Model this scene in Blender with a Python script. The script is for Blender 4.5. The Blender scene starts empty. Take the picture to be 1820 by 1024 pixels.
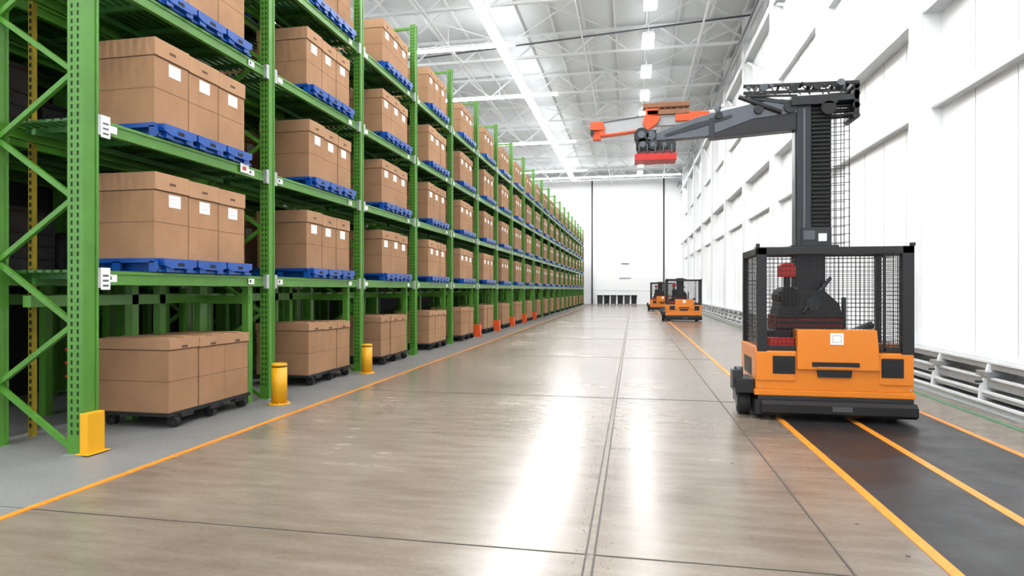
import bpy, math, random
from mathutils import Vector, Matrix
random.seed(7)
scene = bpy.context.scene
try:
    scene.view_settings.view_transform = 'Standard'
    scene.view_settings.look = 'None'
except Exception as e:
    print(e)

# ------------------------------------------------------------ camera
F, HCAM = 1100.0, 1.6
TH = math.atan(215 / F)
C, S = math.cos(TH), math.sin(TH)
cam = bpy.data.cameras.new('camera')
co = bpy.data.objects.new('camera', cam)
scene.collection.objects.link(co)
co.location = (0, 0, HCAM)
co.rotation_euler = (math.pi / 2, 0, TH)
cam.sensor_width = 36
cam.lens = 36 * F / 1820
cam.shift_y = 3 / 1820
cam.clip_end = 300
scene.camera = co

def P(px, py, Y):
    """world X,Z of a measured point of the photo lying in the plane y=Y"""
    t = (px - 910) / F
    d = Y / (t * S + C)
    return (d * (t * C - S), HCAM + (515 - py) / F * d)

# ------------------------------------------------------------ materials
MATS = {}
def mat(name, col, rough=0.5, metal=0.0, var=0.0, vscale=4.0, emit=0.0, bump=0.0, spec=0.5, rvar=0.0, coat=0.0, stretch=(1, 1, 1), orand=0.0):
    m = bpy.data.materials.new(name)
    m.use_nodes = True
    nt = m.node_tree
    b = nt.nodes['Principled BSDF']
    b.inputs['Base Color'].default_value = (*col, 1)
    b.inputs['Roughness'].default_value = rough
    b.inputs['Metallic'].default_value = metal
    b.inputs['Specular IOR Level'].default_value = spec
    b.inputs['Coat Weight'].default_value = coat
    if emit:
        b.inputs['Emission Color'].default_value = (*col, 1)
        b.inputs['Emission Strength'].default_value = emit
    tc = nt.nodes.new('ShaderNodeTexCoord')
    mp = nt.nodes.new('ShaderNodeMapping')
    mp.inputs['Scale'].default_value = stretch
    nt.links.new(tc.outputs['Object'], mp.inputs['Vector'])
    nz = nt.nodes.new('ShaderNodeTexNoise')
    nz.inputs['Scale'].default_value = vscale
    nz.inputs['Detail'].default_value = 6
    nz.inputs['Roughness'].default_value = 0.6
    nt.links.new(mp.outputs['Vector'], nz.inputs['Vector'])
    if var:
        r = nt.nodes.new('ShaderNodeMapRange')
        r.inputs['From Min'].default_value = 0.25
        r.inputs['From Max'].default_value = 0.75
        r.inputs['To Min'].default_value = 1 - var
        r.inputs['To Max'].default_value = 1 + var
        nt.links.new(nz.outputs['Fac'], r.inputs['Value'])
        mx = nt.nodes.new('ShaderNodeVectorMath')
        mx.operation = 'SCALE'
        mx.inputs[0].default_value = col
        src = r.outputs['Result']
        if orand:
            oi = nt.nodes.new('ShaderNodeObjectInfo')
            r3 = nt.nodes.new('ShaderNodeMapRange')
            r3.inputs['To Min'].default_value = 1 - orand; r3.inputs['To Max'].default_value = 1 + orand
            nt.links.new(oi.outputs['Random'], r3.inputs['Value'])
            mu = nt.nodes.new('ShaderNodeMath'); mu.operation = 'MULTIPLY'
            nt.links.new(src, mu.inputs[0]); nt.links.new(r3.outputs['Result'], mu.inputs[1])
            src = mu.outputs[0]
        nt.links.new(src, mx.inputs['Scale'])
        nt.links.new(mx.outputs['Vector'], b.inputs['Base Color'])
    if rvar:
        r2 = nt.nodes.new('ShaderNodeMapRange')
        r2.inputs['From Min'].default_value = 0.3
        r2.inputs['From Max'].default_value = 0.7
        r2.inputs['To Min'].default_value = rough - rvar
        r2.inputs['To Max'].default_value = rough + rvar
        nt.links.new(nz.outputs['Fac'], r2.inputs['Value'])
        nt.links.new(r2.outputs['Result'], b.inputs['Roughness'])
    if bump:
        bp = nt.nodes.new('ShaderNodeBump')
        bp.inputs['Strength'].default_value = bump
        bp.inputs['Distance'].default_value = 0.01
        nt.links.new(nz.outputs['Fac'], bp.inputs['Height'])
        nt.links.new(bp.outputs['Normal'], b.inputs['Normal'])
    MATS[name] = m
    return m

green = mat('rack_green_paint', (0.066, 0.215, 0.022), 0.33, var=0.14, vscale=3)
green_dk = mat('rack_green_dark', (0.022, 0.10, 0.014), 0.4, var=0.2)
hole = mat('slot_dark', (0.005, 0.012, 0.005), 0.8, var=.1)
card = mat('cardboard', (0.35, 0.197, 0.108), 0.8, var=0.14, vscale=2.5, bump=0.1, spec=.2, orand=.09)
card2 = mat('cardboard_lid', (0.40, 0.232, 0.132), 0.8, var=0.10, vscale=3, spec=.2, orand=.09)
card_seam = mat('cardboard_seam', (0.10, 0.052, 0.027), 0.8, var=0.1)
label = mat('paper_label', (0.88, 0.88, 0.86), 0.6, var=0.03)
blue = mat('pallet_blue_plastic', (0.004, 0.066, 0.33), 0.3, var=0.15)
yellow = mat('safety_yellow', (0.72, 0.36, 0.005), 0.4, var=0.06)
olive = mat('olive_yellow', (0.30, 0.22, 0.01), 0.6, var=0.3)  # yellow toned down to a dark olive
orange_line = mat('orange_line_paint', (0.66, 0.235, 0.022), 0.4, var=0.18, vscale=9)
orange = mat('vehicle_orange_paint', (0.70, 0.20, 0.008), 0.35, var=0.03, coat=.3)
orange_red = mat('post_guard_orange', (0.72, 0.085, 0.01), 0.4, var=.05)
black = mat('black_metal', (0.007, 0.007, 0.009), 0.4, var=0.2)
rubber = mat('black_rubber', (0.007, 0.007, 0.007), 0.7, var=0.1)
dgrey = mat('dark_grey_metal', (0.026, 0.03, 0.034), 0.35, metal=.3, var=0.15)
mgrey = mat('mid_grey_metal', (0.10, 0.11, 0.125), 0.35, metal=.5, var=0.1)
lgrey = mat('light_grey_paint', (0.36, 0.37, 0.37), 0.4, var=0.05)
armw = mat('arm_white_paint', (0.40, 0.41, 0.42), 0.4, var=0.04)
steel = mat('galvanised_steel', (0.46, 0.48, 0.49), 0.35, metal=.7, var=0.12, vscale=12)
groove_m = mat('groove_steel', (0.17, 0.14, 0.11), 0.4, metal=.3, var=0.3, vscale=12)
red = mat('red_plastic', (0.5, 0.015, 0.008), 0.4, var=.1)
dred = mat('dark_red_metal', (0.13, 0.01, 0.008), 0.5, var=.1)
brown = mat('rust_brown_metal', (0.25, 0.10, 0.04), 0.5, var=.2)
whitep = mat('white_panel', (0.88, 0.893, 0.90), 0.45, var=0.01, vscale=.6)
wtrim = mat('white_trim', (0.72, 0.74, 0.75), 0.45, var=0.03)
seam_m = mat('panel_seam', (0.47, 0.49, 0.50), 0.6, var=.05)
ceil_m = mat('ceiling_sheet', (0.63, 0.66, 0.67), 0.6, var=0.05, vscale=.5)
truss_m = mat('roof_steel', (0.70, 0.72, 0.73), 0.5, var=0.05)
lamp_m = mat('lamp_diffuser', (1.0, 1.0, 0.995), 0.5, emit=50)
up_m = mat('added_uplight', (0.96, 0.99, 1.0), 0.5, emit=4.5)  # glowing fixture tops, added to brighten the ceiling
charcoal = mat('matte_charcoal', (0.008, 0.009, 0.009), 0.8, var=0.2)  # also colours the added dark sheet behind the racks
crate_m = mat('dark_crate_plastic', (0.02, 0.02, 0.022), 0.5, var=0.3)
joint_m = mat('floor_joint', (0.05, 0.042, 0.035), 0.6, var=0.2)
asphalt = mat('dark_floor_coating', (0.012, 0.012, 0.014), 0.42, var=0.25, vscale=2, rvar=.1)
green_line = mat('green_line_paint', (0.05, 0.17, 0.08), 0.5, var=0.1)

def floor_mat(name, c1, c2, rough, rv, brick=False, spec=.5):
    m = bpy.data.materials.new(name); m.use_nodes = True
    nt = m.node_tree; b = nt.nodes['Principled BSDF']
    b.inputs['Specular IOR Level'].default_value = spec
    tc = nt.nodes.new('ShaderNodeTexCoord')
    def noise(scale, sc=(1, 1, 1), det=8, rot=0, ro=.55):
        mp = nt.nodes.new('ShaderNodeMapping'); mp.inputs['Scale'].default_value = sc
        mp.inputs['Rotation'].default_value = (0, 0, rot)
        nt.links.new(tc.outputs['Object'], mp.inputs['Vector'])
        n = nt.nodes.new('ShaderNodeTexNoise'); n.inputs['Scale'].default_value = scale
        n.inputs['Detail'].default_value = det; n.inputs['Roughness'].default_value = ro
        nt.links.new(mp.outputs['Vector'], n.inputs['Vector'])
        return n
    n1 = noise(0.45, det=4); n2 = noise(7.0, (.22, 1, 1), 6, rot=.45); n3 = noise(26, (1, 1, 1), 4)
    add = nt.nodes.new('ShaderNodeMath'); add.operation = 'MULTIPLY_ADD'
    nt.links.new(n2.outputs['Fac'], add.inputs[0]); add.inputs[1].default_value = .7; nt.links.new(n1.outputs['Fac'], add.inputs[2])
    add2 = nt.nodes.new('ShaderNodeMath'); add2.operation = 'MULTIPLY_ADD'
    nt.links.new(n3.outputs['Fac'], add2.inputs[0]); add2.inputs[1].default_value = .25
    nt.links.new(add.outputs[0], add2.inputs[2])
    rp = nt.nodes.new('ShaderNodeMapRange')
    rp.inputs['From Min'].default_value = .45; rp.inputs['From Max'].default_value = 1.5
    nt.links.new(add2.outputs[0], rp.inputs['Value'])
    mx = nt.nodes.new('ShaderNodeMix'); mx.data_type = 'RGBA'
    mx.inputs[6].default_value = (*c1, 1); mx.inputs[7].default_value = (*c2, 1)
    nt.links.new(rp.outputs['Result'], mx.inputs[0])
    out = mx.outputs[2]
    if brick:
        br = nt.nodes.new('ShaderNodeTexBrick')
        br.inputs['Scale'].default_value = 5; br.inputs['Mortar Size'].default_value = .012
        br.inputs['Color1'].default_value = (1, 1, 1, 1); br.inputs['Color2'].default_value = (.9, .9, .9, 1)
        br.inputs['Mortar'].default_value = (.6, .6, .6, 1)
        nt.links.new(tc.outputs['Object'], br.inputs['Vector'])
        mm = nt.nodes.new('ShaderNodeMix'); mm.data_type = 'RGBA'; mm.blend_type = 'MULTIPLY'
        mm.inputs[0].default_value = .7
        nt.links.new(out, mm.inputs[6]); nt.links.new(br.outputs['Color'], mm.inputs[7])
        out = mm.outputs[2]
    nt.links.new(out, b.inputs['Base Color'])
    r2 = nt.nodes.new('ShaderNodeMapRange')
    r2.inputs['From Min'].default_value = .6; r2.inputs['From Max'].default_value = 1.1
    r2.inputs['To Min'].default_value = rough - rv; r2.inputs['To Max'].default_value = rough + rv
    nt.links.new(add.outputs[0], r2.inputs['Value'])
    nt.links.new(r2.outputs['Result'], b.inputs['Roughness'])
    return m
floor_m = floor_mat('polished_concrete', (0.07, 0.05, 0.035), (0.29, 0.24, 0.195), 0.25, 0.03, spec=.75)
walk_m = floor_mat('grey_pavers', (0.14, 0.138, 0.136), (0.26, 0.257, 0.252), 0.45, 0.05, brick=True)

# ------------------------------------------------------------ mesh builder
class MB:
    def __init__(s):
        s.v = []; s.f = []; s.m = []; s.mats = []; s.smooth = []
    def mi(s, m):
        if m not in s.mats: s.mats.append(m)
        return s.mats.index(m)
    def add(s, vs, fs, m, smooth=False):
        o = len(s.v); s.v += [tuple(v) for v in vs]; k = s.mi(m)
        for f in fs:
            s.f.append([i + o for i in f]); s.m.append(k); s.smooth.append(smooth)
    def box(s, x0, x1, y0, y1, z0, z1, m):
        if x0 > x1: x0, x1 = x1, x0
        if y0 > y1: y0, y1 = y1, y0
        if z0 > z1: z0, z1 = z1, z0
        vs = [(x0,y0,z0),(x1,y0,z0),(x1,y1,z0),(x0,y1,z0),(x0,y0,z1),(x1,y0,z1),(x1,y1,z1),(x0,y1,z1)]
        s.add(vs, [(0,3,2,1),(4,5,6,7),(0,1,5,4),(1,2,6,5),(2,3,7,6),(3,0,4,7)], m)
    def cyl(s, p, q, r, m, n=16, r2=None):
        p = Vector(p); q = Vector(q); d = (q - p).normalized()
        u = d.orthogonal().normalized(); w = d.cross(u)
        r2 = r if r2 is None else r2
        vs = []
        for k in range(n):
            a = 2 * math.pi * k / n; e = u * math.cos(a) + w * math.sin(a)
            vs.append(p + e * r); vs.append(q + e * r2)
        o = len(s.v)
        s.add(vs, [(2*k, (2*k+2) % (2*n), (2*k+3) % (2*n), 2*k+1) for k in range(n)], m, True)
        s.f.append([o + 2*k for k in range(n)][::-1]); s.m.append(s.mi(m)); s.smooth.append(False)
        s.f.append([o + 2*k+1 for k in range(n)]); s.m.append(s.mi(m)); s.smooth.append(False)
    def bar(s, p, q, w, h, m, up=(0, 0, 1)):
        p = Vector(p); q = Vector(q); d = (q - p).normalized(); up = Vector(up)
        if abs(d.dot(up)) > .98: up = Vector((0, 1, 0))
        a = d.cross(up).normalized(); b = a.cross(d).normalized()
        vs = []
        for c in (p, q):
            for i, j in ((-1,-1),(1,-1),(1,1),(-1,1)):
                vs.append(c + a * (i * w / 2) + b * (j * h / 2))
        s.add(vs, [(0,1,2,3),(7,6,5,4),(0,4,5,1),(1,5,6,2),(2,6,7,3),(3,7,4,0)], m)
    def prism(s, pts, y0, y1, m):
        n = len(pts)
        vs = [(x, y0, z) for x, z in pts] + [(x, y1, z) for x, z in pts]
        s.add(vs, [tuple(range(n)), tuple(range(2*n-1, n-1, -1))] + [(i, i+n, (i+1) % n + n, (i+1) % n) for i in range(n)], m)
    def prismx(s, pts, x0, x1, m):
        n = len(pts)
        vs = [(x0, y, z) for y, z in pts] + [(x1, y, z) for y, z in pts]
        s.add(vs, [tuple(range(n)), tuple(range(2*n-1, n-1, -1))] + [(i, i+n, (i+1) % n + n, (i+1) % n) for i in range(n)], m)
    def mesh(s, name):
        me = bpy.data.meshes.new(name)
        me.from_pydata(s.v, [], s.f)
        for m in s.mats: me.materials.append(m)
        me.polygons.foreach_set('material_index', s.m)
        me.polygons.foreach_set('use_smooth', s.smooth)
        me.update()
        return me
    def obj(s, name, parent=None, loc=(0, 0, 0), bevel=0, fixn=True):
        me = s.mesh(name)
        if fixn:
            import bmesh
            bm = bmesh.new(); bm.from_mesh(me)
            bmesh.ops.recalc_face_normals(bm, faces=bm.faces)
            bm.to_mesh(me); bm.free()
        return place(me, name, parent, loc, bevel)

def place(me, name, parent=None, loc=(0, 0, 0), bevel=0):
    o = bpy.data.objects.new(name, me)
    scene.collection.objects.link(o)
    o.location = loc
    if parent: o.parent = parent
    if bevel:
        b = o.modifiers.new('bevel', 'BEVEL'); b.width = bevel; b.segments = 2
        b.limit_method = 'ANGLE'; b.angle_limit = math.radians(50)
    return o
def empty(name, loc=(0, 0, 0)):
    e = bpy.data.objects.new(name, None); e.location = loc; e.empty_display_size = .2
    scene.collection.objects.link(e); return e

# ------------------------------------------------------------ room
XR, XL, YF, YB, ZC = 5.45, -24.0, 70.0, -8.0, 14.7
m = MB(); m.box(XL - .2, XR + .2, YB, YF + .2, -.2, 0, floor_m); m.obj('floor')
m = MB(); m.box(XL, -4.37, YB, YF, 0.0, .003, walk_m); m.obj('floor_walkway')
m = MB(); m.box(1.82, 3.64, YB, 9.6, 0.0, .003, asphalt); m.obj('floor_dark_lane')
m = MB()
for x, w in ((-4.33, .065), (1.78, .075), (2.63, .08), (3.68, .07)):
    m.box(x - w/2, x + w/2, YB, 64, 0.0, .006, orange_line) if x < 2 else m.box(x - w/2, x + w/2, YB, 9.6, 0, .006, orange_line)
m.box(4.29, 4.36, YB, 60, 0, .006, green_line)
m.obj('floor_marking_lines')
m = MB()
m.box(-.285, -.273, YB, 69, 0, .004, joint_m); m.box(-.234, -.222, YB, 69, 0, .004, joint_m)
m.box(-.273, -.234, YB, 69, 0, .003, groove_m)
m.box(1.213, 1.226, YB, 69, 0, .004, joint_m)
y = 3.75
while y < 68:
    m.box(-5.1, 1.74, y, y + .009, 0, .0035, joint_m); y += 5.5
rc = random.Random(5)
for k in range(260):
    y = 3 + 14 * rc.random() ** 1.4; x = -.25 + rc.choice([-1, 1]) * rc.uniform(.05, .13)
    r = rc.uniform(.002, .006)
    m.cyl((x, y, 0), (x, y, .0015), r, joint_m, 6)
for x, y in ((1.5, 4.6), (1.62, 4.1), (.9, 6.0)): m.cyl((x, y, 0), (x, y, .002), .014, joint_m, 9)
m.obj('floor_rail_groove')
# far wall
m = MB(); m.box(XL, XR + .2, YF, YF + .2, 0, ZC, whitep); m.obj('wall_back')
m = MB()
for x in (-4.5, 3.33):
    m.box(x - .07, x + .07, YF - .06, YF, 0, ZC - .6, charcoal)
for x in (-12.3, -20): m.box(x - .07, x + .07, YF - .06, YF, 0, ZC - .6, charcoal)
m.box(-4.4, 3.25, YF - .03, YF, 1.5, 1.56, wtrim)
m.box(XL, XR, YF - .15, YF, ZC - .8, ZC, seam_m)
m.obj('trim_back')
m = MB()
m.box(-1.3, -.4, YF - .05, YF, 4.45, 4.54, mgrey); m.box(-1.5, -.2, YF - .05, YF, 2.85, 2.91, mgrey)
m.obj('wall_sign')
# right wall
m = MB(); m.box(XR, XR + .2, YB, YF, 0, ZC, whitep); m.obj('wall_right')
m = MB(); m.box(XL - .2, XL, YB, YF, 0, ZC, whitep); m.obj('wall_left')
m = MB(); m.box(-9.0, -9.1, 3, 68, 0, 7.4, charcoal); m.obj('added_dark_backdrop')  # dark sheet added behind the racks so their gaps look shaded
m = MB()
y = 0.4
while y < 69:
    m.box(XR - .34, XR, y, y + .32, 0, ZC, whitep)
    m.box(XR - .40, XR - .34, y - .04, y + .36, 0, ZC, wtrim)
    for k in range(1, 5):
        yy = y + .32 + k * 1.14
        m.box(XR - .006, XR, yy, yy + .012, .5, ZC, seam_m)
    y += 6.0
for z, dz, dx in ((4.9, .16, .16), (6.62, .26, .3), (9.4, .14, .16), (12.2, .3, .34), (13.9, .15, .2)):
    m.box(XR - dx, XR, YB, YF, z, z + dz, whitep)
    m.box(XR - dx - .01, XR, YB, YF, z - .04, z, seam_m)
y = 0.4
while y < 69:
    m.bar((XR - .2, y + .3, 9.5), (XR - .2, y + 6, 12.2), .09, .09, whitep)
    m.bar((XR - .2, y + 6, 12.5), (XR - .2, y + .3, 13.9), .07, .07, truss_m)
    y += 6
m.cyl((XR - .45, YB, 13.2), (XR - .45, YF, 13.2), .09, truss_m)
m.cyl((XR - .65, YB, 12.9), (XR - .65, YF, 12.9), .05, mgrey)
m.obj('trim_right_wall_frame')
# guard rail at right wall
m = MB()
for z0, z1, xa, xb in ((.03, .12, 4.55, 4.95), (.17, .24, 4.62, 4.9), (.29, .42, 4.68, 4.78), (.53, .63, 4.72, 4.98)):
    m.box(xa, xb, YB, 68, z0, z1, steel)
    m.box(xa - .015, xa + .02, YB, 68, z1 - .02, z1 + .012, wtrim)
m.box(4.98, XR - .001, YB, 68, 0, .6, wtrim)
m.box(4.5, 5.0, YB, 68, 0, .03, steel)
y = 1.3
while y < 67:
    m.prism([(4.58, .03), (4.98, .03), (4.98, .60), (4.70, .60), (4.66, .44), (4.60, .28)], y, y + .05, wtrim)
    m.box(4.62, 4.98, y - .12, y + .17, .44, .50, steel)
    m.cyl((4.72, y + .025, .36), (4.55, y + .025, .36), .018, dgrey, 10)
    y += 1.35
m.obj('wall_guard_rail')
m = MB(); m.box(XR - .06, XR, 21.0, 21.2, 2.0, 2.35, wtrim); m.box(XR - .065, XR - .06, 21.03, 21.17, 2.05, 2.3, mgrey); m.obj('wall_switch_box')

# ceiling
m = MB(); m.box(XL, XR + .2, YB, YF + .2, ZC, ZC + .2, ceil_m)
m.obj('ceiling')
m = MB()
x = XL + .6
while x < XR:
    m.box(x, x + .07, YB, YF, ZC - .16, ZC, truss_m); x += 1.5
y = 1.0
while y < YF:
    for z in (13.35, 14.45): m.box(XL, XR, y, y + .12, z, z + .12, truss_m)
    x = XL; k = 0
    while x < XR - .1:
        xe = min(x + 1.4, XR)
        a, b = (13.4, 14.5) if k % 2 else (14.5, 13.4)
        m.bar((x, y + .06, a), (xe, y + .06, b), .07, .07, truss_m); x += 1.4; k += 1
    for xx in (-18, -12, -6, 0):
        m.bar((xx, y, 14.3), (min(xx + 5.4, XR), y + 6, 14.3), .035, .035, truss_m)
        m.bar((min(xx + 5.4, XR), y, 14.3), (xx, y + 6, 14.3), .035, .035, truss_m)
    y += 6
m.obj('ceiling_trusses')
m = MB()
for x in (-2.3, 3.0, -8.6): m.cyl((x, YB, 13.2), (x, YF, 13.2), .045, truss_m, 8)
m.cyl((XL, 33, 13.9), (XR, 29.2, 13.9), .045, mgrey, 8)
m.obj('ceiling_pipes')

def lamp_obj(boxes, name, up=True):
    m = MB()
    for x0, x1, y0, y1, z in boxes:
        m.box(x0 - .03, x1 + .03, y0 - .03, y1 + .03, z, z + .07, truss_m)
        m.box(x0, x1, y0, y1, z - .03, z, lamp_m)
        if up: m.box(x0, x1, y0, y1, z + .07, z + .09, up_m)
        for yy in (y0 + .1, y1 - .1):
            m.cyl(((x0+x1)/2, yy, z + .09), ((x0+x1)/2, yy, ZC - .16), .012, truss_m, 6)
    return m.obj(name)
lamp_obj([(-6.4, -5.95, YB + 2, 66, 13.2)], 'ceiling_strip_light')
lamp_obj([(-15.4, -14.95, YB + 2, 66, 13.2)], 'ceiling_strip_light')  # unseen strip beyond the racks, added for more light
lamp_obj([(.45, .95, 29 + 4.2 * k, 30.7 + 4.2 * k, 13.3) for k in range(-8, 9)], 'ceiling_bay_lights')
lamp_obj([(-2.4, -1.9, 2 + 4.2 * k, 3.7 + 4.2 * k, 13.3) for k in range(-2, 6)], 'ceiling_bay_lights')  # unseen row, added to light the near aisle
lamp_obj([(3.2, 3.7, 2 + 4.2 * k, 3.7 + 4.2 * k, 13.3) for k in range(-2, 6)], 'ceiling_bay_lights')  # another added row out of view, brightens the right side
lamp_obj([(-11.4, -4.4, 36.4, 36.7, 13.2), (-12, -5.5, 28.6, 28.9, 13.2), (-11.4, -4.4, 48.4, 48.7, 13.2), (-11.4, -4.4, 60.4, 60.7, 13.2),
          (-20, 4.8, 65.3, 65.6, 13.4)], 'ceiling_cross_lights')  # this last strip is added to whiten the far wall

# ------------------------------------------------------------ rack
PX, PY0, BAY, NB = -5.2, 5.14, 3.08, 20
LV = [1.80, 3.32, 4.84, 6.36]
HT = 8.05
def rack(name, xf, depth, nstart, nb, holes):
    root = empty(name, (xf, PY0, 0))
    xb = xf - depth
    fr = MB()
    for i in range(nstart, nb + 1):
        y = PY0 + i * BAY
        near = (i == 0)
        w, l = (.17, .18) if near else (.13, .15)
        for x in ((xf), (xb)):
            fr.box(x - w, x, y - l/2, y + l/2, 0.012, HT if not near else HT + .4, green)
            fr.box(x - w - .02, x + .02, y - l/2 - .03, y + l/2 + .03, 0, .012, steel)
            fr.box(x, x + .01, y - l/2, y - l/2 + .03, .012, HT, green)
            fr.box(x, x + .01, y + l/2 - .03, y + l/2, .012, HT, green)
        z = .02; k = 0
        while z < HT - .5:
            a, b = (xb - .02, xf - w - .01) if k % 2 else (xf - w - .01, xb - .02)
            fr.bar((a, y, z + .0), (b, y, z + .62), .04, .05, green)
            fr.cyl((a, y - .03, z), (a, y + .03, z), .018, steel, 8)
            z += .62; k += 1
        fr.box(xb, xf, y - .025, y + .025, HT - .1, HT - .04, green)
        if holes and i <= 6:
            zz = .2
            while zz < HT - .1:
                for dx in (-.05, -.12):
                    fr.box(xf + dx * w / .17 - .01, xf + dx * w / .17 + .01, y - l/2 - .002, y - l/2, zz, zz + .042, hole)
                zz += .075
    fr.obj('upright_frames', root, (-xf, -PY0, 0))
    bm_ = MB()
    for i in range(nstart, nb):
        y = PY0 + i * BAY
        for lz in LV:
            z1 = lz - .012
            for x in (xf - .045, xb + .02):
                bm_.box(x - .05, x, y + .08, y + BAY - .08, z1 - .14, z1, green)
                bm_.box(x - .0, x + .012, y + .08, y + BAY - .08, z1 - .14, z1 - .115, green)
                bm_.box(x - .0, x + .012, y + .08, y + BAY - .08, z1 - .03, z1, green)
            for yy in (y + .075, y + BAY - .135):
                bm_.box(xf - .045, xf + .014, yy, yy + .06, z1 - .17, z1 + .03, steel)
            for yy in (y + .22, y + BAY - .5):
                bm_.box(xf - .033, xf - .028, yy, yy + .13, z1 - .11, z1 - .035, label)
                if random.random() < .4: bm_.box(xf - .028, xf - .026, yy + .02, yy + .06, z1 - .09, z1 - .05, mgrey)
        if i == 0 and holes:
            for lz in LV[:2]:
                bm_.box(xf + .012, xf + .016, y + .11, y + .22, lz - .2, lz + .02, label)
                for k in range(3): bm_.box(xf + .016, xf + .017, y + .13, y + .20, lz - .17 + k * .05, lz - .15 + k * .05, mgrey)
            bm_.box(xf - .02, xf - .012, y + 2.38, y + 2.56, LV[1] - .12, LV[1] - .0, label)
            bm_.box(xf - .012, xf - .011, y + 2.42, y + 2.5, LV[1] - .09, LV[1] - .04, red)
    bm_.obj('beams', root, (-xf, -PY0, 0))
    dk = MB()
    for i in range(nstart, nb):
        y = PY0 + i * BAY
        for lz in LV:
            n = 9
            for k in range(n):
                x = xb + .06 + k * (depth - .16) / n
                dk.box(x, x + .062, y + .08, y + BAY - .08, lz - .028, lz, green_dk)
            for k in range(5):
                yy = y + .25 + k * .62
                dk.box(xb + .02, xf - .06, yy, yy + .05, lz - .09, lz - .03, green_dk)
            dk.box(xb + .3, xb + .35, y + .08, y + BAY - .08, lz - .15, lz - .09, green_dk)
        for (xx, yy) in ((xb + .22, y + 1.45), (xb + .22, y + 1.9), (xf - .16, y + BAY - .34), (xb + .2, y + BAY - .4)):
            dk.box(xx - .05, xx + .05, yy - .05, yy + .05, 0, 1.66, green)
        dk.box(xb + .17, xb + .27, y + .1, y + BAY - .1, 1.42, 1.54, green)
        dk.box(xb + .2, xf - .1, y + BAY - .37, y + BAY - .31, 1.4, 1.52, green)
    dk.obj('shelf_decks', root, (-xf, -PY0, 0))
    return root
rack('pallet_rack', PX, 1.08, 0, NB, True)
rack('pallet_rack', PX - 1.35, 1.0, 0, NB, False)
rack('pallet_rack', PX - 2.7, 0.9, 0, 4, False)

m = MB()
m.box(PX - .02, PX + .07, PY0 - .10, PY0 + .10, 0.02, .41, yellow)
m.box(PX - .05, PX + .11, PY0 - .13, PY0 + .13, 0.012, .024, yellow)
m.obj('post_protector', bevel=.01)
def bollard(x, y, h=.57, r=.105):
    m = MB()
    m.cyl((x, y, 0), (x, y, .02), r * 1.45, yellow, 28)
    m.cyl((x, y, .02), (x, y, h - .05), r, yellow, 28)
    m.cyl((x, y, h - .05), (x, y, h - .035), r * .93, rubber, 28)
    m.cyl((x, y, h - .035), (x, y, h), r * 1.06, yellow, 28, r * .98)
    for k in range(6):
        a = k * math.pi / 3
        m.cyl((x + math.cos(a) * r * 1.25, y + math.sin(a) * r * 1.25, .02), (x + math.cos(a) * r * 1.25, y + math.sin(a) * r * 1.25, .032), .012, steel, 8)
    m.obj('safety_bollard')
bollard(-4.86, 7.88); bollard(-5.0, 11.1, .56, .1)
for i in range(5, 10):
    y = PY0 + i * BAY
    m = MB()
    m.prism([(PX - .16, 0), (PX + .13, 0), (PX + .08, .34), (PX + .02, .42), (PX - .16, .42)], y - .13, y - .09, orange_red)
    m.prismx([(y - .13, 0), (y + .13, 0), (y + .1, .4), (y - .1, .4)], PX + .04, PX + .1, orange_red)
    m.obj('post_protector')

# ------------------------------------------------------------ pallets with boxes
def box_row(L, D, hs, mb, z0, seed, labels=True, lidfrac=.80):
    rnd = random.Random(seed)
    w = L / 3
    for k in range(3):
        y0, y1 = k * w + .007, (k + 1) * w - .007
        h = hs * (1 - .02 * rnd.random()) - .012 * k
        j = rnd.uniform(-.014, .014)
        zl = z0 + h * lidfrac
        mb.box(-D + j, j, y0, y1, z0, zl, card)
        mb.box(-D + j - .014, j + .014, y0 - .005, y1 + .005, zl, z0 + h, card2)
        mb.box(-D + j - .002, j + .002, y0 - .001, y1 + .001, zl - .014, zl - .002, card_seam)
        mb.box(-D + j - .0015, j + .0015, y0 - .0008, y1 + .0008, z0 + h * .42, z0 + h * .42 + .006, card_seam)
        yc = (y0 + y1) / 2
        mb.box(j + .014, j + .0155, yc - .05, yc + .05, z0 + h * .87, z0 + h * .87 + .03, card_seam)
        mb.box(-D + j, j, yc - .03, yc + .03, z0 + h, z0 + h + .002, card)
        mb.box(-D + j + .05, j - .05, y0 + .05, yc - .06, z0 + h, z0 + h + .012, card2)
        mb.box(-D + j + .05, j - .05, yc + .06, y1 - .05, z0 + h, z0 + h + .012, card2)
        if labels:
            a = rnd.uniform(-.05, .05); lb = z0 + h * .615
            mb.box(j, j + .003, yc + a - .09, yc + a + .10, lb, lb + .145, label)
            mb.box(j + .003, j + .0035, yc + a - .07, yc + a + .05, lb + .10, lb + .106, seam_m)
            mb.box(j + .003, j + .0035, yc + a - .07, yc + a + .07, lb + .05, lb + .056, seam_m)
def pallet(L, D, mb):
    w = L / 3
    mb.box(-D - .03, .05, -.05, L + .05, .105, .155, blue)
    for k in range(3):
        a, b = k * w, (k + 1) * w
        mb.prismx([(a + .015, .155), (a + .015, .075), (a + .12, .045), (b - .12, .045), (b - .015, .075), (b - .015, .155)], .05, .13, blue)
        mb.box(-.96, .115, a + .06, a + .17, 0, .105, blue)
        mb.box(-.96, .115, b - .17, b - .06, 0, .105, blue)
        mb.box(.13, .133, (a+b)/2 - .05, (a+b)/2 + .05, .07, .11, charcoal)
    for x in (-.95, -.5, -.02):
        mb.box(x, x + .1, -.04, L + .04, 0, .03, blue)
        mb.box(x, x + .1, -.05, -.02, 0, .12, blue)
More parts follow.
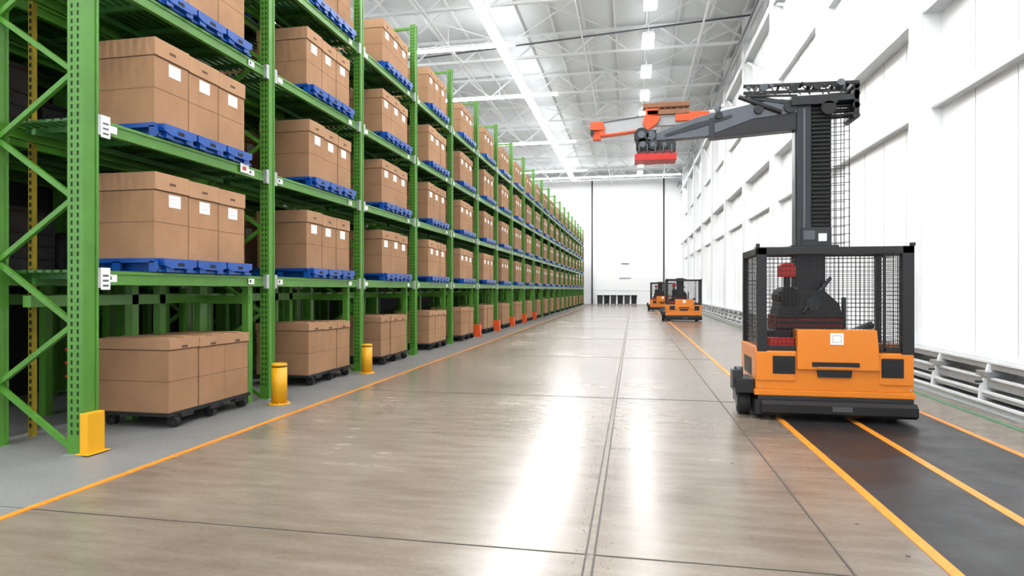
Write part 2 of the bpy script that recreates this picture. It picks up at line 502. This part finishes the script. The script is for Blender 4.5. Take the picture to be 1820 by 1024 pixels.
def loaded(L, D, h, seed):
    mb = MB(); pallet(L, D, mb); box_row(L, D, h, mb, .155, seed)
    return mb.mesh('palletised_cardboard_boxes')
L1 = 1.56
variants = [loaded(L1, .9, .95 + .02 * (k % 2), k) for k in range(4)]
first = loaded(1.66, .9, .99, 11)
def crates(seed):
    r = random.Random(seed); mb = MB(); y = 0
    while y < 2.2:
        w = r.uniform(.3, .6); h = r.uniform(.3, .85)
        mb.box(-.8, 0, y, y + w, 0, h, crate_m)
        mb.box(-.82, .02, y - .01, y + w + .01, h - .05, h, black)
        for k in range(3): mb.box(0, .015, y + .04, y + w - .04, h * .2 + k * h * .2, h * .2 + k * h * .2 + .03, dgrey)
        y += w + .06
    return mb.mesh('dark_storage_crates')
cv = [crates(k) for k in range(3)]
for i in range(NB):
    for j, lz in enumerate(LV):
        y = PY0 + i * BAY
        if i == 0: me, off = first, .93
        else: me, off = variants[(i * 3 + j * 2) % 4], 1.2 + random.uniform(-.04, .04)
        place(me, 'palletised_cardboard_boxes', None, (PX - .1, y + off, lz), .014 if i < 4 else 0)
        if i >= 1:
            place(variants[(i + j) % 4], 'palletised_cardboard_boxes', None, (PX - 1.5, y + .9, lz))
        else:
            place(cv[j % 3], 'dark_storage_crates', None, (PX - 1.45, y + .4, lz))
        if i < 4:
            place(cv[(j + i) % 3], 'dark_storage_crates', None, (PX - 2.78, y + .35, lz))
def dolly(L, D, seed):
    mb = MB()
    mb.box(-D, .03, -.02, L + .02, .14, .18, rubber)
    for y in (.12, L / 2, L - .12):
        for x in (-.0, -D + .12):
            mb.cyl((x - .02, y - .035, .068), (x - .02, y + .035, .068), .068, rubber, 18)
            mb.cyl((x - .02, y - .038, .068), (x - .02, y + .038, .068), .025, mgrey, 12)
            mb.box(x - .07, x + .03, y - .05, y + .05, .11, .141, black)
            mb.box(x - .03, x - .01, y - .05, y - .04, .05, .13, black)
    for k in range(3):
        mb.box(-.02, .06, (k + .5) * L / 3 - .1, (k + .5) * L / 3 + .1, .11, .16, rubber)
    box_row(L, D, .86, mb, .18, seed, labels=False, lidfrac=.86)
    return mb.mesh('cardboard_boxes_on_dolly')
dv = [dolly(1.5, .95, 20 + k) for k in range(3)]
for i in range(NB):
    place(dv[i % 3], 'cardboard_boxes_on_dolly', None, (PX - .06 + (.04 if i % 2 == 0 else 0), PY0 + i * BAY + (1.05 if i == 0 else 1.0 + .15 * (i % 2)), 0.003), .02 if i < 4 else 0)

# yellow perforated guide between the racks + red hose reel
m = MB()
x = -6.46
m.box(x, x + .06, 5.60, 5.65, 0.003, 5.2, olive)
z = .1
while z < 5.1:
    m.box(x + .016, x + .044, 5.597, 5.6, z, z + .045, hole); z += .08
m.obj('yellow_guide_post')
m = MB()
for k in range(5):
    m.cyl((-6.15, 5.85, .62 + k * .075), (-6.15, 5.85, .65 + k * .075), .05 if k % 2 else .07, red, 20)
m.cyl((-6.15, 5.85, 0.003), (-6.15, 5.85, 1.0), .03, black, 16)
m.obj('red_hose_reel')

# ------------------------------------------------------------ AGV
def agv(loc, arm=False):
    root = empty('automated_guided_vehicle', loc)
    body = []
    m = MB()
    m.box(-.97, .97, -.06, 1.12, .06, .24, black)
    m.prismx([(-.06, .24), (-.12, .20), (-.12, .10), (-.06, .06)], -.9, .97, rubber)
    m.box(-.93, .95, -.03, 1.08, .24, .29, dgrey)
    m.box(-.04, .2, -.125, -.12, .13, .19, mgrey)
    for x in (-.72, .74):
        for y in (.1, .95):
            m.cyl((x - .04, y, .075), (x + .04, y, .075), .075, rubber, 20)
    body.append(m.obj('chassis', root, bevel=.012))
    m = MB()
    m.cyl((-1.14, .28, .16), (-.99, .28, .16), .16, rubber, 24)
    m.cyl((-1.155, .28, .16), (-1.14, .28, .16), .08, mgrey, 20)
    m.box(-1.2, -.96, .05, .5, .3, .48, black)
    m.box(-1.23, -1.1, .1, .3, .36, .58, dgrey)
    m.cyl((-1.14, .18, .50), (-1.14, .18, .62), .06, mgrey, 16)
    m.box(-1.12, -.96, .4, .8, .1, .3, mgrey)
    body.append(m.obj('side_drive_unit', root, bevel=.015))
    m = MB()
    m.box(-.97, .98, -.01, 1.07, .29, .36, orange)
    m.box(-.95, .96, .01, 1.05, .36, .80, orange)
    m.prismx([(.01, .80), (1.05, .80), (1.05, .88), (.06, .88)], -.95, -.44, orange)
    m.prismx([(.01, .80), (1.05, .80), (1.05, .84), (.05, .84)], .54, .96, orange)
    m.prism([(-.44, .62), (.56, .62), (.54, .88), (.52, 1.11), (-.44, 1.11)], -.035, .2, orange)
    m.box(-.95, -.46, -.005, .01, .47, .83, orange)
    m.box(.56, .96, -.005, .01, .45, .82, orange)
    body.append(m.obj('orange_body', root, bevel=.014))
    m = MB()
    for xa, xb, za, zb in ((-.74, -.46, .56, .78), (.58, .84, .54, .77)):
        m.box(xa, xb, -.012, -.004, za, zb, black)
        for k in range(6):
            z = za + .02 + k * (zb - za - .03) / 6
            m.box(xa + .015, xb - .015, -.02, -.012, z, z + .012, black)
    m.prism([(-.26, .66), (.31, .66), (.31, .715), (-.26, .715)], -.045, -.03, black)
    m.prism([(-.18, .53), (.22, .53), (.24, .655), (-.2, .655)], -.018, .02, black)
    m.box(-.2, .24, -.05, -.03, .642, .66, orange)
    m.box(-.04, .12, -.04, -.034, .93, 1.07, label)
    m.box(-.015, .095, -.0415, -.04, .955, 1.045, seam_m)
    m.box(-.005, .085, -.0425, -.0415, .965, 1.035, label)
    for xx in (-.9, .92):
        m.cyl((xx, -.012, .4), (xx, -.006, .4), .012, steel, 10)
    m.box(-.956, -.95, .3, .8, .5, .72, black)
    body.append(m.obj('vents_and_panel', root))
    m = MB()
    T = 2.12
    for x0, x1, y0, y1 in ((-.93, -.81, 0, .1), (.83, .97, 0, .1), (-.93, -.86, 1.0, 1.07), (.9, .97, 1.0, 1.07)):
        m.box(x0, x1, y0, y1, .80, T, black)
    m.box(-.93, .97, 0, .08, T - .09, T, black); m.box(-.93, .97, 1.0, 1.07, T - .07, T, black)
    m.box(-.93, -.85, 0, 1.07, T - .09, T, black); m.box(.89, .97, 0, 1.07, T - .09, T, black)
    m.box(-.95, -.9, -.01, .02, T, T + .05, black); m.box(.92, .98, -.01, .03, T, T + .04, black)
    m.box(-.81, .83, .03, .06, .84, .90, black)
    m.box(.62, .65, .03, .06, .85, T - .05, black)
    for k in range(4): m.box(-.9, .93, .25 + k * .2, .29 + k * .2, T - .05, T - .02, black)
    m.cyl((-.87, .5, T + .02), (.2, .5, T + .02), .02, black, 8)
    body.append(m.obj('cage_frame', root, bevel=.006))
    m = MB()
    t = .0032
    def grid_x(x0, x1, y, z0, z1, sx=.05, sz=.05):
        x = x0
        while x <= x1: m.box(x - t, x + t, y - t, y + t, z0, z1, black); x += sx
        z = z0
        while z <= z1: m.box(x0, x1, y - t, y + t, z - t, z + t, black); z += sz
    def grid_y(x, y0, y1, z0, z1, sy=.05, sz=.05):
        y = y0
        while y <= y1: m.box(x - t, x + t, y - t, y + t, z0, z1, black); y += sy
        z = z0
        while z <= z1: m.box(x - t, x + t, y0, y1, z - t, z + t, black); z += sz
    grid_x(-.81, .83, .045, .88, T - .09)
    grid_x(-.86, .9, 1.03, .82, T - .07, .06, .06)
    grid_y(-.895, .1, 1.0, .82, T - .09)
    grid_y(.93, .1, 1.0, .82, T - .09)
    body.append(m.obj('cage_mesh', root, fixn=False))
    m = MB()
    m.box(-.75, .3, .25, .9, .86, 1.08, black)
    m.box(-.62, .22, .3, .85, 1.08, 1.27, dred)
    for z in (1.1, 1.17, 1.24): m.box(-.63, .23, .28, .3, z, z + .03, black)
    m.prism([(-.6, 1.27), (.22, 1.27), (.18, 1.42), (.0, 1.58), (-.35, 1.62), (-.55, 1.5)], .3, .8, black)
    m.cyl((-.45, .28, 1.5), (-.45, .8, 1.5), .13, rubber, 20)
    m.cyl((-.15, .26, 1.42), (-.15, .8, 1.42), .1, dgrey, 20)
    m.box(-.57, -.37, .3, .5, 1.76, 1.9, red); m.box(-.5, -.43, .35, .45, 1.6, 1.76, black)
    m.prism([(-.57, 1.9), (-.37, 1.9), (-.42, 1.94), (-.52, 1.94)], .3, .5, red)
    m.box(-.78, -.45, .07, .2, .89, 1.0, red); m.box(.56, .8, .07, .2, .88, .94, brown)
    m.box(-.33, .06, .48, .72, .86, 2.2, black)
    m.cyl((.3, .5, .86), (.3, .5, 1.5), .03, dgrey, 12)
    m.cyl((-.3, .25, 1.3), (.1, .4, 1.75), .025, dgrey, 10)
    m.cyl((.35, .6, 1.0), (.7, .6, 1.15), .05, black, 12)
    body.append(m.obj('machinery', root, bevel=.008))
    for b in body:
        b.location.x = -.075; b.scale.x = .93
    if not arm: return root
    Y = loc[1] + .58
    def L(px, py, YY=Y):
        x, z = P(px, py, YY); return (x - loc[0], z)
    m = MB()
    m.box(-.37, -.20, .45, .72, 2.1, 4.06, dgrey)
    m.box(-.385, -.37, .5, .66, 2.2, 4.0, mgrey)
    m.box(-.30, -.27, .44, .45, 2.3, 3.95, mgrey)
    m.box(-.20, .06, .52, .70, 2.1, 4.0, black)
    z = 2.42
    while z < 3.98:
        m.box(-.19, .05, .475, .53, z, z + .03, rubber)
        m.box(-.195, .055, .49, .52, z + .036, z + .043, dgrey); z += .052
    m.box(-.32, .04, .43, .5, 2.17, 2.4, dgrey)
    m.box(-.12, -.02, .42, .43, 2.22, 2.32, label); m.box(-.3, -.16, .42, .43, 2.24, 2.36, mgrey)
    m.box(-.45, .12, .4, .8, 2.1, 2.17, black)
    m.obj('mast', root, bevel=.008)
    m = MB()
    for x in (.09, .17, .27):
        for y in (.5, .7): m.cyl((x, y, 2.12), (x, y, 4.05), .005, black, 6)
    z = 2.2
    while z < 4.0:
        for y in (.5, .7): m.bar((.06, y, z), (.28, y, z + .01), .006, .008, black)
        z += .11
    m.obj('mast_ladder', root)
    m = MB()
    a = L(1318, 160); b = L(1520, 152)
    m.bar((a[0], .45, a[1]), (b[0], .45, b[1]), .04, .04, black)
    m.bar((a[0] + .05, .75, a[1]), (b[0], .75, b[1]), .04, .04, black)
    c = L(1330, 178); d = L(1412, 190)
    m.bar((c[0], .5, c[1]), (d[0], .5, d[1]), .1, .05, dgrey)
    m.box(-.45, .1, .4, .8, 3.98, 4.10, black)
    m.box(-.2, .36, .42, .78, 4.02, 4.09, dgrey)
    rnd = random.Random(3)
    for k in range(15):
        x = a[0] + .06 + k * (b[0] - a[0] - .1) / 14
        zz = a[1] + (b[1] - a[1]) * k / 14
        r = rnd.choice([.018, .025, .03, .05])
        m.cyl((x, .38, zz - rnd.uniform(0, .08)), (x, .5, zz - rnd.uniform(0, .05)), r, rnd.choice([black, dgrey, rubber, mgrey]), 14)
        m.bar((x, .45, zz), (x + rnd.uniform(-.1, .12), .45, zz - .14), .014, .014, black)
        if k % 2: m.cyl((x, .6, zz - .0), (x, .6, zz + rnd.uniform(.03, .07)), .012, black, 8)
    m.bar((a[0] + .02, .44, a[1] - .13), (-.37, .44, a[1] - .16), .025, .03, black)
    for k in range(5):
        z = 3.86 + k * .07
        m.cyl((.05, .6, z), (.36, .6, z), .03, rnd.choice([black, dgrey, mgrey]), 12)
    for zz in (3.82, 3.95, 4.1, 4.2):
        m.cyl((.33, .42, zz), (.33, .8, zz), .045, rnd.choice([black, dgrey]), 14)
    m.cyl((.0, .4, 3.93), (.0, .82, 3.93), .09, rubber, 20)
    m.box(b[0] - .06, b[0], .42, .78, 3.85, b[1], black)
    m.obj('mast_head', root, bevel=.004)
    m = MB()
    m.prism([L(*p) for p in ((1160, 243), (1240, 212), (1330, 190), (1385, 181), (1415, 184), (1415, 204), (1335, 216), (1255, 246), (1165, 254))], .46, .60, mgrey)
    m.prism([L(*p) for p in ((1255, 222), (1412, 203), (1412, 234), (1262, 249))], .47, .66, black)
    m.prism([L(*p) for p in ((1180, 243), (1238, 222), (1300, 208), (1298, 214), (1242, 232), (1182, 248))], .452, .46, dgrey)
    m.prism([L(*p) for p in ((1258, 215), (1268, 213), (1268, 249), (1258, 249))], .45, .62, dgrey)
    p = L(1310, 178); q = L(1385, 205)
    m.cyl((p[0], .45, p[1]), (q[0], .45, q[1]), .03, black, 12)
    for px, py, r in ((1275, 210, .05), (1345, 200, .06), (1400, 195, .08)):
        x, z = L(px, py); m.cyl((x, .43, z), (x, .64, z), r, black, 20)
    m.obj('main_boom', root, bevel=.006)
    m = MB()
    for px, py, r, mm in ((1140, 245, .10, black), (1142, 262, .09, rubber), (1160, 262, .07, dgrey), (1180, 262, .06, black), (1156, 246, .06, mgrey)):
        x, z = L(px, py); m.cyl((x, .42, z), (x, .66, z), r, mm, 22)
        m.cyl((x, .41, z), (x, .42, z), r * .5, mgrey, 16)
    def bx(p0, p1, y0, y1, mm):
        A = L(*p0); B = L(*p1); m.box(A[0], B[0], y0, y1, A[1], B[1], mm)
    bx((1132, 252), (1196, 276), .48, .62, black)
    bx((1170, 256), (1200, 272), .44, .66, dgrey)
    bx((1128, 279), (1201, 288), .40, .72, red)
    bx((1132, 274), (1196, 279), .42, .70, dred)
    bx((1150, 236), (1166, 252), .44, .64, dgrey)
    for k in range(5):
        x, z = L(1136 + k * 14, 272); m.cyl((x, .4, z - .05), (x, .4, z + .08), .012, mgrey, 8)
    m.obj('gripper_head', root, bevel=.005)
    m = MB()
    Y2 = loc[1] + .9
    def bx2(p0, p1, y0, y1, mm):
        A = L(*p0, Y2); B = L(*p1, Y2); m.box(A[0], B[0], y0, y1, A[1], B[1], mm)
    def pr2(pts, y0, y1, mm): m.prism([L(*p, Y2) for p in pts], y0, y1, mm)
    pr2(((1070, 220), (1150, 207), (1150, 232), (1073, 243)), .86, .96, armw)
    pr2(((1070, 241), (1150, 230), (1150, 233), (1073, 244)), .85, .97, orange_red)
    pr2(((1070, 219), (1150, 206), (1150, 208), (1070, 221)), .85, .97, mgrey)
    bx2((1050, 221), (1073, 234), .8, 1.0, orange_red)
    bx2((1054, 234), (1068, 250), .84, .96, orange_red)
    bx2((1050, 234), (1056, 241), .8, 1.0, black)
    bx2((1066, 228), (1075, 244), .82, .98, orange_red)
    pr2(((1146, 207), (1174, 210), (1168, 222), (1150, 234), (1142, 222)), .82, 1.0, orange_red)
    bx2((1147, 196), (1170, 206), .84, .98, orange_red)
    bx2((1166, 206), (1240, 221), .88, .96, lgrey)
    bx2((1200, 202), (1260, 214), .85, .99, orange_red)
    bx2((1218, 199), (1245, 206), .86, .98, brown)
    bx2((1143, 186), (1225, 190), .84, .98, brown)
    bx2((1150, 199), (1225, 203), .84, .98, brown)
    for k in range(7):
        p = L(1146 + k * 11, 188, Y2); q = L(1152 + k * 11, 201, Y2)
        m.bar((p[0], .86, p[1]), (q[0], .86, q[1]), .015, .015, brown); m.bar((p[0], .96, p[1]), (q[0], .96, q[1]), .015, .015, brown)
    p = L(1255, 203, Y2); q = L(1345, 190, Y2)
    m.cyl((p[0], .92, p[1]), (q[0], .92, q[1]), .05, armw, 18)
    q2 = L(1420, 190, Y2)
    m.bar((q[0], .92, q[1]), (q2[0] + .1, .75, q2[1]), .07, .07, dgrey)
    p = L(1275, 198, Y2)
    m.cyl((p[0], .92, p[1] - .06), (p[0], .92, p[1] + .06), .06, mgrey, 18)
    m.obj('secondary_arm', root, bevel=.004)
    return root
agv((2.46, 8.14, .003), True)
agv((2.6, 32.6, 0))
agv((2.25, 48.2, 0))

for k in range(6):
    m = MB(); x = -3.8 + k * .72
    m.prism([(x + .04, .08), (x + .56, .08), (x + .62, .95), (x, .95)], 67.2, 67.8, charcoal if k % 2 else dgrey)
    m.box(x - .02, x + .64, 67.15, 67.85, .95, 1.02, black)
    m.cyl((x + .1, 67.2, .06), (x + .1, 67.26, .06), .06, rubber, 10); m.cyl((x + .5, 67.2, .06), (x + .5, 67.26, .06), .06, rubber, 10)
    m.obj('waste_bin')

w = bpy.data.worlds.new('world'); scene.world = w; w.use_nodes = True
bg = w.node_tree.nodes['Background']
bg.inputs[0].default_value = (0.95, 0.98, 1, 1); bg.inputs[1].default_value = 2.0
